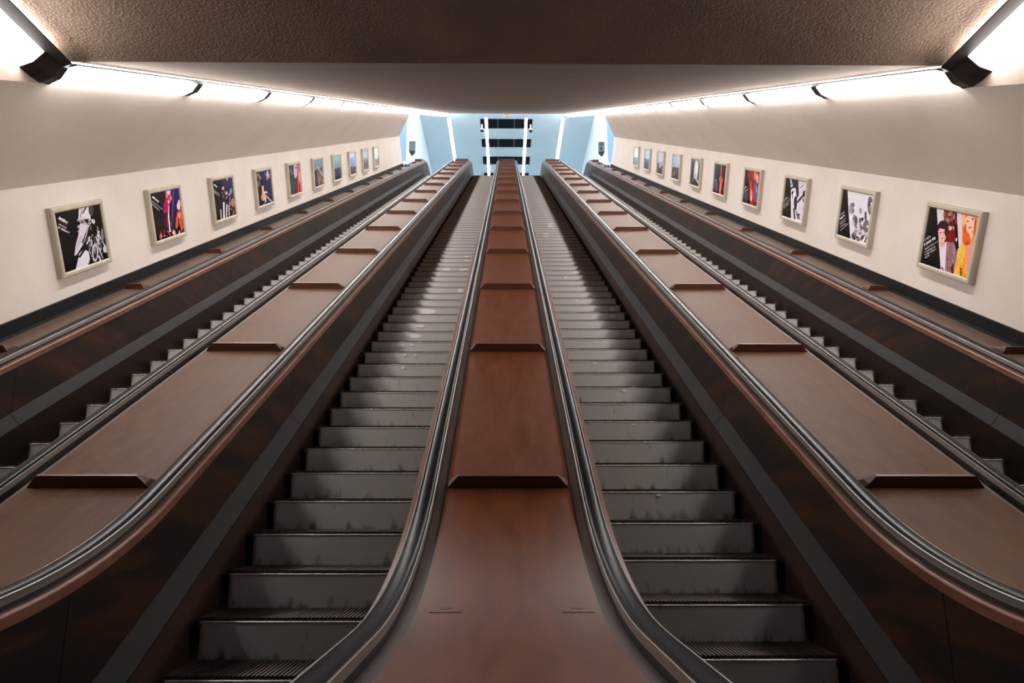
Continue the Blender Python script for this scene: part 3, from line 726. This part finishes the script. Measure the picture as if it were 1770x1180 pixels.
def L3(k):
    k.poly([(320, 450), (490, 420), (540, 760), (350, 660)], c255(42, 38, 68)); k.poly([(394, 436), (428, 430), (410, 478)], WH); k.ell(470, 620, 20, 40, c255(110, 140, 162))
    for x, y, c in ((352, 580, c255(218, 164, 172)), (405, 645, c255(206, 150, 178)), (445, 670, c255(180, 140, 160))):
        k.ell(x, y, 14, 26, c); k.line(x, y + 20, x + 6, y + 200, 34, c255(40, 28, 40)); k.streaks(x - 18, x + 22, y + 20, y + 110, 10, [GY, c255(150, 130, 146), BK], int(x), (5, 9), (70, 110), (20, 60))
    k.line(365, 770, 372, 1010, 22, WH); k.line(322, 870, 335, 1010, 18, GY); k.line(412, 800, 408, 980, 20, c255(206, 196, 206)); k.line(440, 820, 446, 960, 10, WH); k.line(390, 790, 394, 960, 8, BK)
    k.ell(500, 780, 30, 60, c255(186, 112, 96)); k.streaks(460, 530, 830, 930, 12, [c255(150, 80, 74), BK, c255(200, 140, 130)], 12, (7, 12), (70, 110), (20, 70))
    k.text([(224, 522, 266, 562, 16, WH), (216, 590, 310, 672, 8, GY), (216, 620, 305, 690, 8, GY), (216, 605, 250, 640, 8, GY)], 3)
def L4(k):
    k.poly([(890, 330), (1020, 300), (1060, 780), (900, 810)], c255(22, 34, 72)); k.ell(965, 395, 18, 62, c255(208, 176, 190)); k.ell(960, 445, 11, 26, c255(196, 100, 96)); k.ell(998, 410, 8, 34, c255(110, 120, 150)); k.ell(925, 385, 8, 14, c255(70, 110, 160))
    k.poly([(882, 545), (906, 540), (918, 670), (888, 660)], c255(238, 184, 156)); k.ell(912, 700, 38, 50, c255(228, 168, 140)); k.poly([(912, 620), (955, 622), (968, 645), (930, 645), (915, 660)], c255(244, 206, 184))
    k.line(938, 680, 1020, 765, 18, c255(200, 170, 170)); k.line(922, 700, 942, 776, 16, c255(246, 200, 170)); k.line(895, 700, 890, 752, 14, c255(214, 140, 110)); k.streaks(880, 1040, 740, 790, 16, [c255(40, 70, 130), c255(160, 166, 196), c255(20, 20, 50)], 3, (6, 10), (60, 120), (14, 40)); k.ell(838, 510, 28, 44, c255(96, 90, 86))
    k.text([(820, 372, 882, 448, 11, WH), (812, 395, 868, 462, 9, GY)], 4)
def L5(k):
    k.poly([(1250, 265), (1320, 250), (1350, 690), (1285, 690)], c255(58, 56, 56)); k.ell(1345, 335, 28, 115, c255(216, 188, 200)); k.ell(1352, 300, 10, 20, c255(90, 60, 70)); k.poly([(1378, 240), (1410, 235), (1430, 670), (1375, 670)], c255(214, 44, 90)); k.ell(1396, 260, 12, 40, c255(140, 130, 150)); k.ell(1402, 430, 14, 90, c255(240, 160, 170)); k.line(1395, 540, 1400, 660, 14, c255(130, 20, 44)); k.ell(1325, 600, 34, 90, c255(70, 66, 64))
    k.text([(1262, 300, 1290, 330, 10, GY), (1258, 325, 1300, 385, 8, GY)], 5)
def L6(k):  # blue-grey band at the top is painted glare from the hall
    k.poly([(0, 0), (100, 0), (100, 30), (0, 40)], c255(120, 134, 152)); k.poly([(0, 40), (34, 36), (30, 100), (0, 100)], c255(34, 34, 40)); k.ell(60, 75, 36, 30, c255(112, 84, 84)); k.line(44, 24, 98, 66, 7, c255(200, 186, 198)); k.streaks(35, 90, 40, 90, 26, [c255(190, 150, 144), c255(140, 90, 84), c255(196, 190, 200)], 6, (2, 5), (40, 120), (8, 24))
def L7(k):  # teal upper half: hall reflection painted into the print
    k.poly([(0, 0), (100, 0), (100, 52), (0, 50)], c255(128, 160, 170)); k.poly([(0, 50), (100, 52), (100, 100), (0, 100)], c255(54, 52, 86)); k.streaks(10, 90, 52, 90, 18, [c255(90, 88, 142), c255(28, 26, 46)], 8, (3, 8), (40, 130), (10, 24)); k.poly([(0, 90), (70, 82), (60, 100), (0, 100)], BK)
def L8(k):  # light blue part and whitish spot are painted reflection
    k.poly([(0, 0), (100, 0), (100, 66), (0, 62)], c255(146, 172, 214)); k.poly([(0, 62), (100, 66), (100, 100), (0, 100)], c255(88, 70, 96)); k.ell(50, 40, 26, 22, c255(116, 150, 214)); k.ell(34, 10, 30, 14, c255(206, 206, 214)); k.streaks(10, 90, 66, 90, 14, [c255(130, 110, 130), c255(60, 40, 60)], 9, (3, 7), (60, 120), (10, 20))
def L9(k):  # pale blue top is the hall's reflection, painted in
    k.poly([(0, 0), (100, 0), (100, 55), (0, 50)], c255(150, 178, 194)); k.poly([(0, 50), (100, 55), (100, 100), (0, 100)], c255(138, 142, 146))
    for x in (28, 58, 86): k.ell(x, 66, 10, 28, c255(40, 48, 52))
def L10(k):  # whitish top stands for the glare on the glossy sheet
    k.poly([(0, 0), (100, 0), (100, 60), (0, 60)], c255(206, 216, 222)); k.poly([(0, 60), (100, 60), (100, 100), (0, 100)], c255(150, 146, 146))
    for x in (35, 85): k.ell(x, 78, 12, 22, c255(60, 52, 54))
def R1(k):
    k.poly([(370, 160), (910, 260), (780, 1000), (440, 910)], c255(222, 206, 210)); k.poly([(465, 180), (628, 215), (655, 610), (480, 570)], c255(108, 26, 30)); k.blobs(475, 625, 215, 330, 26, [c255(150, 84, 78), c255(64, 22, 24), c255(180, 134, 122)], 2, (12, 26)); k.blobs(515, 600, 340, 430, 12, [c255(230, 206, 196), c255(50, 16, 18), c255(200, 150, 140)], 5, (8, 18)); k.poly([(515, 420), (620, 430), (640, 560), (520, 560)], c255(124, 24, 28)); k.poly([(600, 360), (640, 360), (660, 640), (620, 600)], c255(44, 14, 18)); k.ell(630, 535, 9, 20, c255(236, 220, 214))
    k.poly([(690, 230), (910, 262), (850, 640), (700, 620)], c255(236, 146, 96)); k.ell(785, 345, 64, 92, c255(242, 200, 172)); k.ell(728, 430, 18, 100, c255(206, 96, 46)); k.ell(848, 390, 16, 110, c255(196, 84, 36)); k.ell(712, 300, 20, 80, c255(244, 176, 130)); k.ell(868, 420, 14, 120, c255(240, 150, 90))
    k.ell(757, 320, 13, 9, c255(96, 66, 66)); k.ell(815, 293, 13, 10, c255(110, 70, 60)); k.ell(786, 390, 22, 8, c255(206, 90, 96), -10); k.ell(780, 480, 38, 50, c255(240, 196, 160)); k.ell(748, 520, 46, 78, c255(226, 104, 30)); k.ell(760, 580, 30, 36, c255(190, 76, 30))
    k.poly([(690, 570), (735, 600), (760, 990), (600, 930), (640, 700)], c255(244, 182, 66)); k.poly([(735, 600), (860, 560), (830, 700), (790, 960), (750, 900)], c255(236, 154, 136)); k.poly([(700, 900), (760, 930), (755, 990), (690, 960)], c255(240, 150, 34)); k.streaks(640, 740, 600, 880, 14, [c255(250, 204, 100), c255(228, 146, 44)], 6, (8, 16), (85, 110), (60, 140)); k.line(690, 860, 690, 960, 18, c255(110, 50, 20))
    k.poly([(505, 560), (600, 570), (645, 690), (600, 960), (480, 930)], c255(152, 108, 118)); k.streaks(505, 600, 580, 860, 16, [c255(112, 72, 82), c255(178, 138, 146)], 4, (8, 16), (80, 100), (60, 140)); k.poly([(425, 610), (510, 560), (492, 930), (440, 880)], c255(226, 216, 224)); k.line(450, 860, 480, 920, 20, c255(120, 80, 90)); k.poly([(600, 560), (658, 600), (640, 690)], BK); k.poly([(560, 880), (600, 800), (600, 960)], c255(84, 28, 34))
    k.ell(458, 390, 70, 74, c255(44, 28, 30)); k.ell(450, 475, 50, 96, c255(236, 184, 180)); k.ell(455, 372, 62, 44, c255(44, 28, 30)); k.ell(495, 440, 16, 60, c255(48, 30, 32)); k.ell(432, 455, 10, 7, c255(110, 70, 74)); k.ell(470, 455, 10, 7, c255(110, 70, 74)); k.ell(450, 522, 20, 6, c255(186, 110, 116)); k.ell(455, 590, 34, 34, c255(226, 166, 152))
    k.text([(212, 548, 296, 498, 24, GY), (212, 602, 362, 515, 26, WH), (212, 628, 262, 600, 14, RD), (218, 656, 398, 556, 15, GY), (220, 690, 362, 618, 15, GY), (222, 722, 366, 648, 17, GY), (222, 756, 282, 722, 15, GY)], 11)
def R2(k):
    g = [c255(96, 88, 98), c255(150, 142, 152), c255(70, 62, 70), c255(214, 206, 216), c255(190, 182, 192)]
    k.poly([(305, 130), (790, 230), (650, 1050), (360, 940)], c255(224, 222, 232)); k.ell(345, 250, 12, 90, WH)
    k.ell(378, 445, 40, 90, c255(160, 146, 152)); k.ell(405, 385, 30, 40, c255(120, 112, 118)); k.ell(410, 480, 16, 40, c255(96, 88, 94))
    k.ell(702, 400, 44, 150, c255(100, 92, 100)); k.ell(705, 420, 26, 70, c255(150, 140, 148)); k.ell(722, 375, 14, 30, WH); k.ell(695, 380, 14, 22, c255(50, 44, 50))
    k.blobs(390, 660, 600, 950, 40, g, 21, (14, 34)); k.ell(540, 480, 24, 50, c255(160, 152, 162)); k.ell(530, 640, 22, 50, c255(96, 88, 96)); k.ell(625, 570, 20, 80, c255(90, 84, 92)); k.ell(570, 620, 18, 34, c255(40, 36, 42)); k.ell(460, 640, 28, 80, c255(90, 80, 92)); k.ell(430, 590, 16, 60, c255(120, 110, 122)); k.ell(500, 560, 28, 40, c255(228, 222, 232))
    k.poly([(350, 540), (385, 560), (385, 660), (355, 680)], c255(240, 238, 240)); k.ell(630, 740, 50, 100, c255(112, 104, 114)); k.ell(650, 735, 14, 24, WH); k.ell(440, 870, 24, 34, c255(120, 110, 122)); k.streaks(390, 660, 760, 960, 26, g, 22, (8, 14), (40, 140), (30, 80)); k.blobs(380, 480, 905, 940, 8, [BK, c255(90, 80, 90)], 7, (8, 16)); k.line(600, 1000, 650, 900, 20, c255(40, 34, 40))
    k.text([(168, 546, 256, 490, 22, GY), (166, 606, 256, 546, 24, WH), (164, 640, 240, 590, 12, c255(70, 44, 56)), (168, 672, 288, 588, 12, GY), (170, 702, 268, 634, 12, GY), (172, 738, 282, 680, 13, GY), (178, 794, 312, 690, 16, GY)], 12)
def R3(k):
    k.poly([(1440, 400), (1600, 420), (1510, 1070), (1320, 1005), (1400, 760), (1450, 600)], c255(218, 210, 218)); k.poly([(1320, 390), (1440, 405), (1450, 640), (1400, 700), (1330, 560)], c255(48, 36, 46)); k.poly([(1300, 380), (1325, 385), (1345, 480), (1310, 460)], c255(200, 196, 202))
    k.poly([(1320, 560), (1400, 540), (1410, 640), (1380, 1020), (1325, 1005)], c255(222, 218, 222)); k.ell(1335, 500, 24, 26, c255(196, 190, 196)); k.ell(1360, 555, 40, 22, WH, -30)
    for y in (520, 600): k.ell(1350, y, 34, 13, BK, -35)
    k.ell(1376, 640, 26, 60, c255(236, 232, 236), 10); k.line(1345, 560, 1350, 690, 10, BK); k.ell(1395, 760, 24, 110, c255(34, 30, 34)); k.line(1370, 840, 1385, 1010, 24, c255(60, 54, 60)); k.line(1400, 860, 1440, 1000, 16, c255(150, 144, 152))
    k.line(1420, 752, 1560, 585, 30, c255(48, 40, 46)); k.ell(1535, 610, 26, 50, c255(40, 32, 38)); k.line(1516, 680, 1530, 775, 12, c255(60, 50, 58)); k.blobs(1420, 1460, 920, 1020, 8, [c255(40, 36, 40), c255(110, 100, 110)], 31, (8, 16)); k.ell(1515, 840, 8, 20, c255(70, 60, 68)); k.blobs(1470, 1540, 420, 530, 7, [c255(90, 80, 92), c255(150, 142, 150)], 33, (6, 11))
    k.text([(1208, 722, 1264, 668, 20, GY), (1200, 780, 1310, 680, 9, c255(140, 136, 140)), (1200, 806, 1304, 712, 9, GY), (1202, 822, 1280, 752, 9, GY), (1204, 842, 1286, 770, 9, GY)], 13)
def R4(k):
    k.poly([(693, 270), (915, 305), (845, 835), (728, 795)], c255(166, 26, 18)); k.ell(740, 430, 30, 170, c255(120, 36, 18)); k.poly([(720, 540), (790, 540), (770, 800), (725, 790)], c255(196, 22, 20)); k.ell(742, 640, 20, 80, c255(246, 130, 110)); k.ell(740, 700, 12, 40, c255(250, 210, 190)); k.line(742, 440, 740, 560, 16, c255(226, 96, 70))
    k.ell(812, 360, 20, 60, c255(240, 140, 116)); k.ell(845, 400, 16, 70, c255(226, 176, 176)); k.poly([(790, 450), (840, 460), (850, 600), (820, 790), (785, 700)], c255(90, 86, 130)); k.ell(828, 560, 14, 60, c255(156, 140, 170)); k.ell(870, 480, 12, 80, c255(110, 30, 30)); k.poly([(775, 720), (830, 760), (820, 830), (760, 800)], c255(110, 36, 24)); k.ell(660, 650, 36, 100, c255(62, 62, 66))
    k.text([(622, 560, 662, 520, 22, GY), (615, 620, 690, 560, 8, GY)], 14)
def R5(k):
    k.poly([(195, 170), (280, 185), (275, 400), (180, 420)], c255(24, 48, 44)); k.line(300, 180, 294, 390, 22, c255(200, 60, 70)); k.ell(292, 420, 28, 58, c255(230, 88, 54)); k.line(292, 450, 270, 650, 34, c255(236, 104, 80)); k.ell(215, 500, 30, 100, c255(86, 86, 104)); k.text([(185, 440, 215, 405, 10, GY)], 15)
def R6(k):
    k.poly([(0, 0), (34, 0), (24, 100), (0, 100)], c255(36, 44, 42)); k.ell(56, 40, 22, 38, c255(214, 212, 214)); k.ell(58, 34, 12, 22, c255(240, 238, 240)); k.ell(92, 44, 12, 36, c255(34, 30, 34)); k.ell(60, 92, 30, 22, c255(40, 42, 42)); k.line(46, 66, 88, 84, 8, c255(206, 202, 206)); k.streaks(10, 50, 55, 90, 14, [c255(120, 124, 124), BK], 17, (2, 5), (40, 120), (8, 18))
def R7(k):  # pale blue upper part is painted reflection of the hall
    k.poly([(0, 0), (100, 0), (100, 48), (0, 52)], c255(150, 172, 198)); k.ell(66, 24, 24, 26, c255(188, 184, 200)); k.streaks(5, 95, 45, 90, 26, [c255(70, 62, 66), c255(150, 150, 160), c255(40, 34, 38)], 18, (3, 7), (50, 130), (10, 26))
def R8(k):  # lilac grey upper part: painted glare over the picture
    k.poly([(0, 0), (100, 0), (100, 60), (0, 50)], c255(170, 172, 190)); k.ell(50, 50, 20, 34, c255(186, 176, 198)); k.poly([(30, 75), (100, 66), (100, 100), (10, 100)], c255(60, 46, 50)); k.streaks(10, 90, 40, 80, 12, [c255(110, 100, 120)], 19, (3, 6), (60, 120), (10, 24))
def R9(k):  # teal top is a hall reflection put into the ink
    k.poly([(0, 0), (100, 0), (100, 45), (0, 48)], c255(160, 190, 206)); k.poly([(0, 48), (100, 45), (100, 100), (0, 100)], c255(62, 78, 102)); k.ell(50, 76, 30, 16, c255(44, 60, 86))
def R10(k):  # near white top is painted glare
    k.poly([(0, 0), (100, 0), (100, 56), (0, 52)], c255(226, 234, 238)); k.poly([(0, 52), (100, 56), (100, 100), (0, 100)], c255(120, 150, 160)); k.blobs(10, 90, 62, 90, 10, [c255(70, 96, 108)], 20, (5, 10))


PW_, PH_ = 0.99, 0.745                   # poster outer size along and across the slope
FRW, FRD = 0.055, 0.07                   # frame width and depth
def poster(sgn, t, n, paint, bg, quad, res, label):
    root = empty('framed_poster', W(sgn * XW, t, n), label, 'poster', 'framed concert posters on the tunnel walls')
    xw, xf = sgn * (XW - 0.001), sgn * (XW - FRD)
    hw, hh = PW_ / 2, PH_ / 2
    def ring(x, a, b): return [W(x, t - a, n - b), W(x, t + a, n - b), W(x, t + a, n + b), W(x, t - a, n + b)]
    mb = MB()
    r = [ring(xw, hw, hh), ring(sgn * (XW - FRD + 0.012), hw, hh), ring(xf, hw - 0.012, hh - 0.012), ring(xf, hw - FRW + 0.012, hh - FRW + 0.012), ring(sgn * (XW - FRD + 0.012), hw - FRW, hh - FRW), ring(xw, hw - FRW, hh - FRW)]
    mb.loft(r, True, False)
    mb.obj('frame', M['frame'], root)
    aw, ah = hw - FRW + 0.002, hh - FRW + 0.002
    nx = res; ny = int(res * ah / aw)
    us = (np.arange(nx) + 0.5) / nx * 2 * aw - aw; vs = (np.arange(ny) + 0.5) / ny * 2 * ah - ah
    U_, V_ = np.meshgrid(us, vs)
    A_ = (U_ / aw + 1) / 2 if sgn < 0 else (1 - U_ / aw) / 2; B_ = (1 - V_ / ah) / 2
    q = [np.array(c, float) for c in quad]
    X_, Y_ = [q[0][d] * (1 - A_) * (1 - B_) + q[1][d] * A_ * (1 - B_) + q[2][d] * A_ * B_ + q[3][d] * (1 - A_) * B_ for d in (0, 1)]
    k = Ink(X_, Y_, bg); paint(k)
    gu = np.linspace(-aw, aw, nx + 1); gv = np.linspace(-ah, ah, ny + 1)
    xp = sgn * (XW - FRD + 0.02)
    o3 = np.array(root.location)
    verts = [tuple(np.array(W(xp, t + a, n + b)) - o3) for b in gv for a in gu]
    faces = []
    for j in range(ny):
        for i in range(nx):
            q = j * (nx + 1) + i
            faces.append((q, q + 1, q + nx + 2, q + nx + 1) if sgn < 0 else (q, q + nx + 1, q + nx + 2, q + 1))
    me = bpy.data.meshes.new('photo_print'); me.from_pydata(verts, [], faces); me.materials.append(M['print'])
    ca = me.color_attributes.new('ink', 'FLOAT_COLOR', 'CORNER')
    s = np.clip(k.a.reshape(-1, 3), 0, 1); l = np.where(s <= 0.04045, s / 12.92, ((s + 0.055) / 1.055) ** 2.4)
    col = np.ones((len(faces) * 4, 4)); col[:, :3] = np.repeat(l, 4, axis=0)
    ca.data.foreach_set('color', col.ravel().astype(np.float32))
    o = bpy.data.objects.new('photo_print', me); COL.objects.link(o); o.parent = root

ordn = ['nearest', 'second', 'third', 'fourth', 'fifth', 'sixth', 'seventh', 'eighth', 'ninth', 'farthest']
left = [(L1, BK, 'black and white saxophone close-up beside a black text panel'), (L2, BK, 'magenta singer and orange figure on black'), (L3, BK, 'dark violet stage with a row of musicians'),
        (L4, BK, 'navy picture of an outstretched pale hand'), (L5, c255(60, 58, 58), 'dark grey picture with a bright pink right edge'), (L6, c255(70, 66, 70), 'grey brown picture crossed by a pale diagonal'),
        (L7, BK, 'dark violet picture under a painted pale teal reflection'), (L8, BK, 'plum picture under a painted light blue reflection'), (L9, BK, 'dark upright figures under a painted pale blue reflection'), (L10, BK, 'two dark figures under a painted whitish reflection')]
right = [(R1, BK, 'man in grey jacket and blonde woman in orange'), (R2, BK, 'black and white crowd under a white sky'), (R3, BK, 'black and white striped figure with guitar'),
         (R4, BK, 'bright red picture of a singer'), (R5, BK, 'dark green picture with one red arm'), (R6, c255(120, 122, 122), 'grey picture of a white shirted figure'),
         (R7, c255(70, 60, 62), 'brown crowd under a painted pale blue reflection'), (R8, c255(90, 84, 96), 'brown picture under a painted lilac grey reflection'), (R9, BK, 'navy picture under a painted pale teal reflection'), (R10, BK, 'grey teal picture under a painted near white reflection')]
for i in range(10):
    tl, tr = 8.01 + 2.094 * i, 7.65 + 2.162 * i
    res = 130 if i < 2 else 100 if i < 4 else 60 if i < 7 else 36
    f, bg, d = left[i]; poster(-1, tl, -1.26, f, bg, QUAD.get(f.__name__, SQ), res, '%s poster on left wall, %s' % (ordn[i], d))
    f, bg, d = right[i]; poster(1, tr, -1.22, f, bg, QUAD.get(f.__name__, SQ), res, '%s poster on right wall, %s' % (ordn[i], d))
